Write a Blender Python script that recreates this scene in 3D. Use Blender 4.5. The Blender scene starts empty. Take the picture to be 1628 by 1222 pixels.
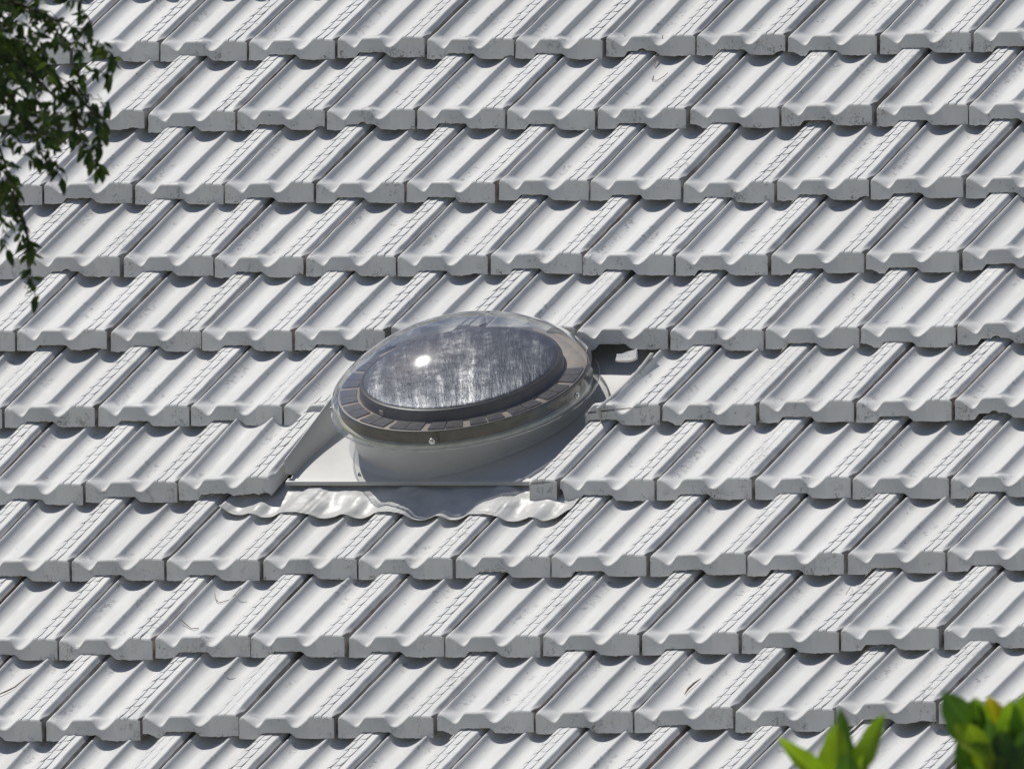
import bpy, bmesh, math, random
import numpy as np
from mathutils import Matrix, Vector, noise, Euler
R = math.radians
rnd = random.Random(7)
sc = bpy.context.scene
C = sc.collection

# ------------------------------------------------------------------ camera, sky, sun
CAM_Z = 5.2
F_PX = 22878.9                                   # focal length in pixels of a 1628 px wide picture
cd = bpy.data.cameras.new('camera')
cam = bpy.data.objects.new('camera', cd); C.objects.link(cam)
cd.sensor_width = 36.0; cd.lens = F_PX / 1628 * 36.0
cd.clip_start = 0.5; cd.clip_end = 2000
cam.location = (0, 0, CAM_Z)
cam.rotation_euler = (R(90) + math.asin(0.0071278), 0, 0)
cd.dof.use_dof = True; cd.dof.focus_distance = 38.4; cd.dof.aperture_fstop = 17.0
sc.camera = cam

SUN = Vector((-0.385, 0.290, 0.876)).normalized()
wd = bpy.data.worlds.new('World'); sc.world = wd; wd.use_nodes = True
nt = wd.node_tree; nt.nodes.clear()
o_ = nt.nodes.new('ShaderNodeOutputWorld'); bg = nt.nodes.new('ShaderNodeBackground')
sky = nt.nodes.new('ShaderNodeTexSky'); sky.sky_type = 'NISHITA'; sky.sun_disc = False
sky.sun_elevation = math.asin(SUN.z); sky.sun_rotation = math.atan2(SUN.x, SUN.y)
bg.inputs[1].default_value = 0.053
tint = nt.nodes.new('ShaderNodeMix'); tint.data_type = 'RGBA'; tint.blend_type = 'MULTIPLY'; tint.inputs[0].default_value = 1
tint.inputs[7].default_value = (1.0, .970, 1.035, 1)          # the camera's cool white balance
nt.links.new(sky.outputs[0], tint.inputs[6]); nt.links.new(tint.outputs[2], bg.inputs[0]); nt.links.new(bg.outputs[0], o_.inputs[0])
sl = bpy.data.lights.new('sun', 'SUN'); sl.energy = 3.05; sl.angle = R(0.53); sl.color = (1.0, 0.965, 0.90)
so = bpy.data.objects.new('sun', sl); C.objects.link(so)
so.rotation_euler = (-SUN).to_track_quat('-Z', 'Y').to_euler(); so.location = (0, 30, 40)
sc.view_settings.view_transform = 'Standard'; sc.view_settings.look = 'None'
sc.view_settings.gamma = 1; sc.view_settings.use_curve_mapping = False
sc.view_settings.exposure = 0.0
sc.cycles.use_denoising = True
sc.cycles.max_bounces = 10; sc.cycles.transparent_max_bounces = 24

# ------------------------------------------------------------------ roof frame
W, G = 0.300, 0.335
M_ROOF = Matrix(((0.834068, 0.440644, -0.331908, -0.410243),
                 (-0.551661, 0.666219, -0.501819, 38.410117),
                 (0.0, 0.601652, 0.798758, 0.325463 + CAM_Z),
                 (0, 0, 0, 1)))
CO = np.array([[0.00041, -0.00551], [0.00686, -0.00731], [0.01297, 0.01039], [-0.02988, -0.00279], [-0.08194, -0.05104],
               [-0.0222, -0.01143], [0.02249, 0.01601], [0.03192, 0.01654], [0.0242, 0.04152], [0.01252, 0.01042]])
def sag(x, y):
    """the old roof is not a true plane: sideways drift and sag of the battens at a place"""
    x = max(-2.6, min(3.0, x)); y = max(-2.0, min(2.0, y))
    a, b = x / 2, y / 2
    v = np.array([1, a, b, a * a, a * b, b * b, a ** 3, a * a * b, a * b * b, b ** 3])
    return v @ CO
TILT = R(7.45)
TP = math.tan(R(29.5))                           # lean of the nose face in the tile's own frame

# ------------------------------------------------------------------ helpers
def link_mesh(name, me, mats, parent=None):
    for m in (mats if isinstance(mats, (list, tuple)) else [mats]): me.materials.append(m)
    o = bpy.data.objects.new(name, me); C.objects.link(o)
    if parent: o.parent = parent
    return o
def empty(name, label, cat, M=None, loc=None, group=None, kind=None):
    o = bpy.data.objects.new(name, None); C.objects.link(o); o.empty_display_size = .1
    if M is not None: o.matrix_world = M
    if loc is not None: o.location = loc
    o['label'] = label; o['category'] = cat
    if group: o['group'] = group
    if kind: o['kind'] = kind
    return o
def pydata(name, vs, fs, smooth=True, ang=35, mi=None):
    me = bpy.data.meshes.new(name); me.from_pydata([tuple(v) for v in vs], [], fs); me.update()
    if mi is not None: me.polygons.foreach_set('material_index', mi)
    if smooth:
        me.polygons.foreach_set('use_smooth', [True] * len(me.polygons))
        me.set_sharp_from_angle(angle=R(ang))
    return me
def grid_faces(nu, nv, off=0, flip=False):
    f = []
    for j in range(nv - 1):
        for i in range(nu - 1):
            a = off + j * nu + i
            q = (a, a + 1, a + nu + 1, a + nu)
            f.append(q[::-1] if flip else q)
    return f
def sstep(a, b, x):
    t = min(1, max(0, (x - a) / (b - a))); return t * t * (3 - 2 * t)
def tube(pts, rad, sides=6):
    vs, fs = [], []
    pts = [Vector(p) for p in pts]
    for i, p in enumerate(pts):
        d = (pts[min(i + 1, len(pts) - 1)] - pts[max(i - 1, 0)]).normalized()
        s = d.cross(Vector((.13, .31, .94))).normalized(); t = d.cross(s)
        r = rad[i] if isinstance(rad, (list, tuple)) else rad
        for k in range(sides):
            a = 2 * math.pi * k / sides
            vs.append(p + s * math.cos(a) * r + t * math.sin(a) * r)
    for i in range(len(pts) - 1):
        for k in range(sides):
            a = i * sides + k; b = i * sides + (k + 1) % sides
            fs.append((a, b, b + sides, a + sides))
    fs.append(tuple(range(sides))[::-1]); n = (len(pts) - 1) * sides; fs.append(tuple(range(n, n + sides)))
    return vs, fs

# ------------------------------------------------------------------ materials
def new_mat(name):
    m = bpy.data.materials.new(name); m.use_nodes = True
    return m, m.node_tree, m.node_tree.nodes['Principled BSDF']
def N(nt, t, **kw):
    n = nt.nodes.new(t)
    for k, v in kw.items():
        if isinstance(k, str) and k.startswith('i_'): n.inputs[k[2:].replace('_', ' ')].default_value = v
        else: setattr(n, k, v)
    return n
def ramp(nt, fac, stops, interp='LINEAR'):
    r = nt.nodes.new('ShaderNodeValToRGB'); r.color_ramp.interpolation = interp
    e = r.color_ramp.elements
    while len(e) < len(stops): e.new(.5)
    for el, (p, c) in zip(e, stops):
        el.position = p; el.color = (c, c, c, 1) if isinstance(c, (int, float)) else (*c, 1)
    nt.links.new(fac, r.inputs[0]); return r.outputs[0]
def mixc(nt, fac, a, b, mode='MIX'):
    m = nt.nodes.new('ShaderNodeMix'); m.data_type = 'RGBA'; m.blend_type = mode
    for s, v in ((0, fac), (6, a), (7, b)):
        if isinstance(v, bpy.types.NodeSocket): nt.links.new(v, m.inputs[s])
        elif isinstance(v, (int, float)): m.inputs[s].default_value = v if s == 0 else (v, v, v, 1)
        else: m.inputs[s].default_value = (*v, 1)
    return m.outputs[2]
def math_n(nt, op, a, b=0.0, clamp=False):
    m = nt.nodes.new('ShaderNodeMath'); m.operation = op; m.use_clamp = clamp
    for i, v in enumerate((a, b)):
        if isinstance(v, bpy.types.NodeSocket): nt.links.new(v, m.inputs[i])
        else: m.inputs[i].default_value = v
    return m.outputs[0]

def tile_material(name, joint=False):
    m, nt, p = new_mat(name); L = nt.links.new
    tc = N(nt, 'ShaderNodeTexCoord'); oi = N(nt, 'ShaderNodeObjectInfo')
    off = N(nt, 'ShaderNodeVectorMath', operation='SCALE'); L(oi.outputs['Location'], off.inputs[0]); off.inputs['Scale'].default_value = 7.3
    add = N(nt, 'ShaderNodeVectorMath', operation='ADD'); L(tc.outputs['Object'], add.inputs[0]); L(off.outputs[0], add.inputs[1])
    v = add.outputs[0]
    def noise_(scale, det=4, rough=.6, vec=v):
        n = N(nt, 'ShaderNodeTexNoise'); n.inputs['Scale'].default_value = scale; n.inputs['Detail'].default_value = det
        n.inputs['Roughness'].default_value = rough; L(vec, n.inputs['Vector']); return n.outputs['Fac']
    base = mixc(nt, oi.outputs['Random'], (.730, .732, .715), (.800, .802, .785))
    base = mixc(nt, ramp(nt, noise_(9, 3), [(.40, 0), (.75, .35)]), base, (.66, .655, .645))
    # streaks of grime along the run of water
    mp = N(nt, 'ShaderNodeMapping'); mp.inputs['Scale'].default_value = (70, 7, 30); L(v, mp.inputs[0])
    base = mixc(nt, ramp(nt, noise_(1, 3, .6, mp.outputs[0]), [(.56, 0), (.80, .35)]), base, (.56, .55, .52))
    sep = N(nt, 'ShaderNodeSeparateXYZ'); L(tc.outputs['Object'], sep.inputs[0])
    # stains on the nose face: lichen and soot near its lower edge, in patches
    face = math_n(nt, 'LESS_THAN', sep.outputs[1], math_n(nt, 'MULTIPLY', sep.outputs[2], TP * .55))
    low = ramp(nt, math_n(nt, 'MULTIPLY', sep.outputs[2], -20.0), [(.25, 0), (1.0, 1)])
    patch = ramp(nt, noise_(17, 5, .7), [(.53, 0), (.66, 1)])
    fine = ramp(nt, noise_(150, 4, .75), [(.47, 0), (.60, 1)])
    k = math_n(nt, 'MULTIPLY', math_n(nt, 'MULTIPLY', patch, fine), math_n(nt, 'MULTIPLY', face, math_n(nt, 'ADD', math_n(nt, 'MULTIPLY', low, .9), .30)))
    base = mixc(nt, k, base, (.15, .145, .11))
    # a few flecks of dirt and bird lime anywhere
    vo = N(nt, 'ShaderNodeTexVoronoi'); vo.inputs['Scale'].default_value = 24; L(v, vo.inputs['Vector'])
    spot = math_n(nt, 'MULTIPLY', ramp(nt, vo.outputs['Distance'], [(.0, 1), (.045, 1), (.09, 0)]), ramp(nt, noise_(5, 1), [(.53, 0), (.55, 1)]))
    spot = math_n(nt, 'MULTIPLY', spot, ramp(nt, noise_(240, 2), [(.38, 0), (.55, 1)]))
    base = mixc(nt, math_n(nt, 'MULTIPLY', spot, .75), base, (.17, .15, .12))
    cov = math_n(nt, 'PINGPONG', math_n(nt, 'SUBTRACT', sep.outputs[0], .012), .0615)
    scuff = math_n(nt, 'MULTIPLY', ramp(nt, math_n(nt, 'MULTIPLY', cov, 16.0), [(.02, 0), (.12, 1), (.32, .8), (.5, 0)]), ramp(nt, noise_(7, 2), [(.56, 0), (.62, 1)]))
    scuff = math_n(nt, 'MULTIPLY', scuff, ramp(nt, noise_(75, 4, .7), [(.52, 0), (.58, 1)]))
    base = mixc(nt, math_n(nt, 'MULTIPLY', scuff, .75), base, (.36, .36, .37))
    if joint:
        rj = ramp(nt, oi.outputs['Random'], [(0, 0), (.66, 0), (.72, 1), (.85, .6), (.88, 0)])
        dirt = mixc(nt, rj, (.17, .16, .145), (.20, .115, .09))
        base = mixc(nt, ramp(nt, noise_(14, 4), [(.3, .45), (.62, .97)]), base, dirt)
    L(base, p.inputs['Base Color'])
    p.inputs['Roughness'].default_value = .42; p.inputs['Specular IOR Level'].default_value = .45
    L(ramp(nt, noise_(12, 3), [(.3, .46), (.7, .62)]), p.inputs['Roughness'])
    bm_ = N(nt, 'ShaderNodeBump'); bm_.inputs['Strength'].default_value = .25; bm_.inputs['Distance'].default_value = .0012
    h = math_n(nt, 'ADD', noise_(190, 4, .7), math_n(nt, 'MULTIPLY', noise_(28, 3), 1.8))
    L(h, bm_.inputs['Height']); L(bm_.outputs[0], p.inputs['Normal'])
    return m
M_TILE = tile_material('painted_tile'); M_JOINT = tile_material('tile_flank', True)

def simple(name, col, rough=.5, metal=0, bump=None, var=None, spec=.5):
    m, nt, p = new_mat(name); L = nt.links.new
    tc = N(nt, 'ShaderNodeTexCoord')
    p.inputs['Base Color'].default_value = (*col, 1); p.inputs['Roughness'].default_value = rough; p.inputs['Metallic'].default_value = metal
    p.inputs['Specular IOR Level'].default_value = spec
    if var:
        n = N(nt, 'ShaderNodeTexNoise'); n.inputs['Scale'].default_value = var[0]; n.inputs['Detail'].default_value = 5; L(tc.outputs['Object'], n.inputs['Vector'])
        L(mixc(nt, ramp(nt, n.outputs['Fac'], [(.35, 0), (.7, 1)]), col, var[1]), p.inputs['Base Color'])
    if bump:
        n = N(nt, 'ShaderNodeTexNoise'); n.inputs['Scale'].default_value = bump[0]; n.inputs['Detail'].default_value = 4; L(tc.outputs['Object'], n.inputs['Vector'])
        b = N(nt, 'ShaderNodeBump'); b.inputs['Strength'].default_value = bump[1]; b.inputs['Distance'].default_value = bump[2]
        L(n.outputs['Fac'], b.inputs['Height']); L(b.outputs[0], p.inputs['Normal'])
    return m
M_TRAY = simple('painted_flashing', (.62, .62, .61), .5, bump=(9, .25, .004), var=(6, (.54, .54, .52)))
M_APRON = simple('painted_lead_apron', (.66, .66, .65), .42, bump=(38, .30, .003), var=(14, (.56, .56, .54)))
M_CURB = simple('curb_paint', (.60, .605, .61), .30, bump=(12, .1, .003), var=(5, (.53, .535, .54)))
M_DARK = simple('gap_dark_underlay', (.035, .035, .04), .8)  # unseen sheet, dark so the gaps between tiles go black
M_BATTEN = simple('batten_wood', (.16, .11, .07), .8, var=(20, (.10, .07, .045)))
M_RUBBER = simple('dark_band', (.040, .033, .027), .38, var=(25, (.10, .082, .06)))
M_TAN = simple('tan_ring', (.62, .50, .41), .5, var=(30, (.48, .40, .33)))
M_CELL = simple('solar_cell', (.15, .14, .14), .3, var=(60, (.22, .20, .18)))
M_SCREW = simple('screw_steel', (.62, .62, .60), .25, 1)
M_TWIG = simple('twig_bark', (.17, .10, .07), .8, var=(90, (.30, .22, .16)))
M_CREAM = simple('cream_gasket', (.66, .66, .58), .45, var=(30, (.50, .51, .43)))

def lens_material():
    m, nt, p = new_mat('mirror_diffuser'); L = nt.links.new
    tc = N(nt, 'ShaderNodeTexCoord'); v = tc.outputs['Object']
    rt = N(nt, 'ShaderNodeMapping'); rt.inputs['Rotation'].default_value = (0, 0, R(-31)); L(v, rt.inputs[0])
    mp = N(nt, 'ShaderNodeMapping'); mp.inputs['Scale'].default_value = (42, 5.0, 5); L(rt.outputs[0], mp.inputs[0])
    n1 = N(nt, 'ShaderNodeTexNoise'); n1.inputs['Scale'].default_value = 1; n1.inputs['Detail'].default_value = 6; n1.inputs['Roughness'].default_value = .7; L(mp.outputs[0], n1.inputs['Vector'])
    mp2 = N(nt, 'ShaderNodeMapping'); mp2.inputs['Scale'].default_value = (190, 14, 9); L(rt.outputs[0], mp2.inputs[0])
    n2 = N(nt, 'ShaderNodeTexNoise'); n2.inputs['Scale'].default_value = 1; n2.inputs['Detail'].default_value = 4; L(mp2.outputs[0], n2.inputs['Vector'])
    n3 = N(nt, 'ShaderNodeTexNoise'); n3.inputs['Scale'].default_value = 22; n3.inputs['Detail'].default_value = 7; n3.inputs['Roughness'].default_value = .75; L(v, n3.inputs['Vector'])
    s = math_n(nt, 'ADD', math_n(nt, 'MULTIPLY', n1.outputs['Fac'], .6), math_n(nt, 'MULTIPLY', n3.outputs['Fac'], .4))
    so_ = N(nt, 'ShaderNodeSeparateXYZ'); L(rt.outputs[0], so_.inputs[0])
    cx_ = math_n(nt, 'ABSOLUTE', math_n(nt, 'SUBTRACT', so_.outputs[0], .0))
    s = math_n(nt, 'ADD', s, math_n(nt, 'MULTIPLY', ramp(nt, math_n(nt, 'MULTIPLY', cx_, 4.0), [(.0, 1), (.28, .25), (.6, 0)]), .07))  # lifts the streaks down the middle, where the mirror shines brightest
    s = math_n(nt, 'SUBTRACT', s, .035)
    col = ramp(nt, s, [(.38, (.070, .076, .092)), (.50, (.145, .152, .178)), (.58, (.36, .365, .385)), (.66, (.95, .95, .95))])  # dark and bright reflections of the mirror painted into its colour as streaks
    L(col, p.inputs['Base Color']); p.inputs['Metallic'].default_value = .72
    L(ramp(nt, n3.outputs['Fac'], [(.3, .26), (.7, .50)]), p.inputs['Roughness'])
    b = N(nt, 'ShaderNodeBump'); b.inputs['Strength'].default_value = .9; b.inputs['Distance'].default_value = .004
    L(math_n(nt, 'ADD', n1.outputs['Fac'], math_n(nt, 'ADD', math_n(nt, 'MULTIPLY', n2.outputs['Fac'], .35), math_n(nt, 'MULTIPLY', n3.outputs['Fac'], .6))), b.inputs['Height']); L(b.outputs[0], p.inputs['Normal'])
    return m
M_LENS = lens_material()

def acrylic_material():
    m, nt, p = new_mat('clear_acrylic'); nt.nodes.remove(p); L = nt.links.new
    out = nt.nodes['Material Output']
    tc = N(nt, 'ShaderNodeTexCoord')
    n = N(nt, 'ShaderNodeTexNoise'); n.inputs['Scale'].default_value = 6; n.inputs['Detail'].default_value = 6; n.inputs['Roughness'].default_value = .65; L(tc.outputs['Object'], n.inputs['Vector'])
    n2 = N(nt, 'ShaderNodeTexNoise'); n2.inputs['Scale'].default_value = 55; n2.inputs['Detail'].default_value = 5; L(tc.outputs['Object'], n2.inputs['Vector'])
    tr = N(nt, 'ShaderNodeBsdfTransparent'); tr.inputs[0].default_value = (.90, .91, .90, 1)
    df = N(nt, 'ShaderNodeBsdfDiffuse'); df.inputs[0].default_value = (.78, .78, .76, 1)
    gl = N(nt, 'ShaderNodeBsdfGlossy'); gl.inputs['Roughness'].default_value = .075; gl.inputs[0].default_value = (1, 1, 1, 1)
    fr = N(nt, 'ShaderNodeFresnel'); ge = N(nt, 'ShaderNodeNewGeometry'); L(math_n(nt, 'SUBTRACT', 1.49, math_n(nt, 'MULTIPLY', ge.outputs['Backfacing'], 1.49 - 1 / 1.49)), fr.inputs[0])   # the same reflection from both faces of the thin sheet
    b = N(nt, 'ShaderNodeBump'); b.inputs['Strength'].default_value = .10; b.inputs['Distance'].default_value = .004
    L(n.outputs['Fac'], b.inputs['Height']); L(b.outputs[0], gl.inputs['Normal']); L(b.outputs[0], fr.inputs['Normal'])
    m1 = N(nt, 'ShaderNodeMixShader'); m2 = N(nt, 'ShaderNodeMixShader')
    dust = math_n(nt, 'MULTIPLY', ramp(nt, n.outputs['Fac'], [(.35, .04), (.7, .11)]), ramp(nt, n2.outputs['Fac'], [(.3, .7), (.7, 1)]))
    L(dust, m1.inputs[0]); L(tr.outputs[0], m1.inputs[1]); L(df.outputs[0], m1.inputs[2])
    L(math_n(nt, 'MULTIPLY', fr.outputs[0], 2.1, True), m2.inputs[0]); L(m1.outputs[0], m2.inputs[1]); L(gl.outputs[0], m2.inputs[2])
    L(m2.outputs[0], out.inputs[0])
    return m
M_ACR = acrylic_material()

def leaf_material(name, c1, c2, trans=.35, rough=.4, veins=False):
    m, nt, p = new_mat(name); L = nt.links.new
    tc = N(nt, 'ShaderNodeTexCoord'); oi = N(nt, 'ShaderNodeObjectInfo'); ge = N(nt, 'ShaderNodeNewGeometry')
    fac = math_n(nt, 'FRACT', math_n(nt, 'ADD', oi.outputs['Random'], ge.outputs['Random Per Island']))
    n = N(nt, 'ShaderNodeTexNoise'); n.inputs['Scale'].default_value = 30; L(tc.outputs['Object'], n.inputs['Vector'])
    col = mixc(nt, fac, c1, c2)
    col = mixc(nt, ramp(nt, n.outputs['Fac'], [(.4, 0), (.75, .45)]), col, tuple(x * .6 for x in c1))
    if veins:
        sp_ = N(nt, 'ShaderNodeSeparateXYZ'); L(tc.outputs['Object'], sp_.inputs[0])
        ax = math_n(nt, 'ABSOLUTE', sp_.outputs[0])
        mid = ramp(nt, math_n(nt, 'MULTIPLY', ax, 200.0), [(.12, 1), (.26, 0)])
        sv = math_n(nt, 'SINE', math_n(nt, 'MULTIPLY', math_n(nt, 'SUBTRACT', sp_.outputs[1], math_n(nt, 'MULTIPLY', ax, .8)), 760.0))
        vv = math_n(nt, 'MAXIMUM', mid, math_n(nt, 'MULTIPLY', ramp(nt, sv, [(.86, 0), (1, 1)]), .45))
        col = mixc(nt, math_n(nt, 'MULTIPLY', vv, .7), col, tuple(min(1, x * 2.0 + .03) for x in c2))
        n9 = N(nt, 'ShaderNodeTexNoise'); n9.inputs['Scale'].default_value = 95; n9.inputs['Detail'].default_value = 3; L(tc.outputs['Object'], n9.inputs['Vector'])
        col = mixc(nt, ramp(nt, n9.outputs['Fac'], [(.66, 0), (.72, .6)]), col, (.16, .10, .03))
        bv = N(nt, 'ShaderNodeBump'); bv.inputs['Strength'].default_value = .5; bv.inputs['Distance'].default_value = .002; L(vv, bv.inputs['Height']); L(bv.outputs[0], p.inputs['Normal'])
    L(col, p.inputs['Base Color']); p.inputs['Roughness'].default_value = rough
    t = N(nt, 'ShaderNodeBsdfTranslucent'); L(mixc(nt, 1.0, col, (1.5, 1.9, .5), 'MULTIPLY'), t.inputs[0])
    mx = N(nt, 'ShaderNodeMixShader'); mx.inputs[0].default_value = trans
    L(p.outputs[0], mx.inputs[1]); L(t.outputs[0], mx.inputs[2]); L(mx.outputs[0], nt.nodes['Material Output'].inputs[0])
    return m
M_LEAF = leaf_material('tree_leaf', (.024, .048, .016), (.090, .125, .026), .32, .42)
M_BIGLEAF = leaf_material('shrub_leaf', (.15, .25, .025), (.32, .38, .03), .52, .38, True)
M_BIGDARK = leaf_material('shrub_leaf_dark', (.050, .105, .022), (.09, .17, .028), .36, .35, True)
M_YELLOW = leaf_material('shrub_leaf_yellow', (.42, .36, .02), (.50, .33, .02), .45, .4, True)
M_BARK = simple('bark', (.09, .075, .055), .85, bump=(30, .6, .01), var=(18, (.05, .04, .03)))
M_GRASS = simple('dry_ground', (.38, .36, .30), .9, bump=(3, .6, .05), var=(.35, (.20, .20, .14)))

# ------------------------------------------------------------------ ground
me = pydata('ground', [(-600, -300, 0), (600, -300, 0), (600, 900, 0), (-600, 900, 0)], [(0, 1, 2, 3)], False)
g = link_mesh('ground', me, M_GRASS); g['kind'] = 'structure'

# ------------------------------------------------------------------ roof tiles
PROF_A = [(0, -.012), (.006, -.007), (.013, -.0046), (.024, -.0040), (.033, -.0064), (.044, -.0120), (.060, -.0178), (.082, -.0226), (.11, -.0262), (.14, -.0284), (.18, -.0292), (.22, -.0284),
          (.265, -.0252), (.31, -.0205), (.35, -.0150), (.38, -.0096), (.400, -.0062), (.412, -.0052), (.421, -.0064), (.430, -.0112), (.443, -.0172), (.462, -.0222), (.486, -.0258), (.515, -.0280), (.55, -.0292),
          (.59, -.0284), (.625, -.0244), (.67, -.0160), (.705, -.0085), (.73, -.0034), (.748, -.0006), (.76, 0), (.934, 0), (.943, -.0012), (.955, -.0070), (.97, -.0125)]
PROF_B = [(0, -.008), (.006, -.0035), (.02, -.0006), (.032, -.0006), (.05, -.0022), (.08, -.0055), (.12, -.0115), (.155, -.0180), (.185, -.0214), (.212, -.0200),
          (.245, -.0112), (.27, -.0032), (.29, -.0004), (.31, 0), (.465, 0), (.485, -.0012), (.502, -.0058), (.522, -.0130), (.55, -.0194), (.585, -.0218),
          (.62, -.0206), (.66, -.0144), (.70, -.0068), (.73, -.0014), (.75, 0), (.76, 0), (.950, 0), (.964, -.0008), (.97, -.0020)]
BOTT = [(0, -.0490), (.10, -.0500), (.20, -.0492), (.24, -.0365), (.53, -.0365), (.595, -.0480), (.75, -.0500), (.97, -.0492)]
A_x, A_z = zip(*PROF_A); B_x, B_z = zip(*PROF_B); O_x, O_z = zip(*BOTT)
P_SH, Y0_SH = .0447, .006
ULINES = sorted(set([0, .006, .013, .018, .024, .0285, .033, .038, .044, .052, .060, .070, .075, .0875, .10, .12, .14, .16, .175, .19, .2, .215, .23, .245, .258, .27, .28, .29, .31, .33, .345, .36, .372, .382, .390, .397, .404,
    .408, .412, .4165, .421, .4255, .430, .436, .443, .452, .462, .473, .485, .50, .5175, .535, .5475, .56, .58, .59, .60, .62, .64, .66, .68, .70, .7125, .725, .74, .752, .763, .774, .7835, .7865, .80, .82, .845, .8665, .8695,
    .88, .90, .925, .931, .934, .937, .943, .949, .955, .964, .97]))
YL = {0.0, .0016, .004, .009, .014, .019, .025, .031, .038, .045}
yk = Y0_SH; k = 0
while yk < .395:
    for q in (-.0007, .0007, .0040, .0095, .018, .031): YL.add(round(yk + q, 5))
    yk += P_SH
VLINES = sorted(YL | {.40})
def tile_z(u, y, mod=1.0):
    t = 1 - sstep(.001, .052, y)
    a = np.interp(u, A_x, A_z); b = np.interp(u, B_x, B_z)
    z = a + (b - a) * t
    ph = ((y - Y0_SH) / P_SH) % 1 if y > Y0_SH else .0
    h = .0038 * (1 - .58 * ph) * mod
    if .70 < u < .785: z += h * ((u - .70) / .085) ** 1.1
    elif .785 <= u < .868: z += h * (.28 + .62 * ((u - .785) / .083))
    elif .868 <= u < .93: z += .0004 * min(1, (.93 - u) / .02)
    return z
def make_tile(seed, u0=0.0, u1=1.0, chips=(), lip_chip=False, ylen=.40, slant=0.0, flank_mat=1):
    rr = random.Random(seed)
    us = [u for u in ULINES if u0 < u < u1]
    if u0 > 0: us = [u0] + us
    else: us = [0] + [u for u in us if u > 0]
    if u1 < .97: us = us + [u1]
    nu = len(us); vs = []; mi = []; worn = .85 + .35 * rr.random() if seed not in (37, 73) else .45
    ns = Vector((rr.random() * 50, rr.random() * 50, 0))
    def lump(x, y, s, a): return a * noise.noise(Vector((x * s, y * s, 0)) + ns)
    ys = [y for y in VLINES if y < ylen] + [ylen]
    for j, y in enumerate(ys):
        ph = ((y - Y0_SH) / P_SH) % 1 if y > Y0_SH else 0
        for u in us:
            z = tile_z(u, y, worn * (1 + lump(u, y, 30, .35))) + lump(u * W, y, 14, .0011) + lump(u * W, y, 60, .0003)
            if y == 0: z -= .0014
            x = u * W
            if .72 < u < .90:
                k_ = min(1, (u - .72) / .05) * min(1, (.90 - u) / .035)
                x += W * k_ * (-.006 + .010 * min(1, ph * 2.6) ** .6)
            yy = y
            if y > .004 and u > .78: yy += .009 * sstep(.785, .80, u) * (1 - sstep(.88, .95, u)) * min(1, y / .02)
            if u > .9: x += lump(0, y, 25, .0016)
            if u < .03: x += lump(3, y, 25, .0012)
            if slant: x = max(x, W * (u0 + (slant - u0) * sstep(.012, .045, y)) + (u - u0) * .004)
            # a broken lip near the nose
            if lip_chip and u < .07 and y < .035: z -= .004 * (1 - y / .035) * (rr.random() * .5 + .5)
            lean = z * TP * max(0, 1 - y / .03) + lump(u, 9, 6, .0006) * max(0, 1 - y / .02)
            vs.append((x, yy + lean, z))
    nv = len(ys)
    fs = grid_faces(nu, nv); mi = [0] * len(fs)
    def zb(u):
        z = np.interp(u, O_x, O_z) + lump(u, 5, 18, .0016) + lump(u, 5, 60, .0012)
        for (c, w_, d_) in chips:
            if abs(u - c) < w_: z += d_ * (1 - (abs(u - c) / w_) ** 2) + rr.uniform(-.001, .001)
        return min(z, np.interp(u, B_x, B_z) - .012)
    zbs = [zb(u) for u in us]
    # nose face: rows from the top edge down
    top0 = 0
    rows = [list(range(0, nu))]
    for q, bul in ((.035, .0014), (.11, -.0006), (.92, -.0003), (1.0, -.0014)):
        r_ = []
        for i, u in enumerate(us):
            zt = vs[i][2]; z = zt + (zbs[i] - zt) * q
            r_.append(len(vs)); vs.append((u * W + (vs[i][0] - u * W) * (1 - q), z * TP - bul + lump(u, z * 10, 6, .0003), z))
        rows.append(r_)
    # underside
    for (yy, dz) in ((.014, None), (.045, -.013), (ylen, -.011)):
        r_ = []
        for i, u in enumerate(us):
            z = zbs[i] + .001 if dz is None else np.interp(u, A_x, A_z) + dz
            r_.append(len(vs)); vs.append((u * W, yy + (z * TP if dz is None else 0), z))
        rows.append(r_)
    for a, b in zip(rows[:-1], rows[1:]):
        for i in range(nu - 1): fs.append((a[i], b[i], b[i + 1], a[i + 1])); mi.append(0)
    # flanks: the right one steps down to the side lap
    def flank(i, dx, sgn, steps):
        nonlocal vs, fs, mi
        prev = [j * nu + i for j in range(nv)]
        for (ddx, zz) in steps:
            cur = []
            for j in range(nv):
                b = vs[j * nu + i]; cur.append(len(vs))
                vs.append((b[0] + ddx, max(b[1], 0) if False else (ys[j] + zz * TP * max(0, 1 - ys[j] / .03)), zz))
            for j in range(nv - 1):
                q = (prev[j], cur[j], cur[j + 1], prev[j + 1])
                fs.append(q if sgn > 0 else q[::-1]); mi.append(flank_mat)
            prev = cur
        return prev
    if u1 >= 1:
        a = flank(nu - 1, 0, 1, [(.0030, -.010), (.0050, -.019), (.0058, -.030), (.0060, -.046)])
        # close the face at the flank with the same corner column
        f0 = [nu - 1] + [nv * nu + nu * (k_ + 1) - 1 for k_ in range(4)]
        c0 = len(vs); zt = vs[nu - 1][2]
        cols = []
        for q in (.035, .11, .92, 1.0):
            z = zt + (zbs[-1] - zt) * q; cols.append(len(vs)); vs.append((us[-1] * W + .0060, z * TP, z))
        prevs = [nu - 1] + cols
        for k_ in range(4): fs.append((f0[k_], f0[k_ + 1], cols[k_], prevs[k_])); mi.append(0)
    else: flank(nu - 1, 0, 1, [(.0, -.016)])
    flank(0, 0, -1, [(-.0002, -.018), (0.0, -.030 if u0 == 0 else -.02)])
    # left end of the nose face
    f0 = [0] + [nv * nu + nu * k_ for k_ in range(4)]
    cc = [len(vs) + k_ for k_ in range(5)]
    for k_, fi in enumerate(f0): b = vs[fi]; vs.append((b[0], b[1] + .03, b[2]))
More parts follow.
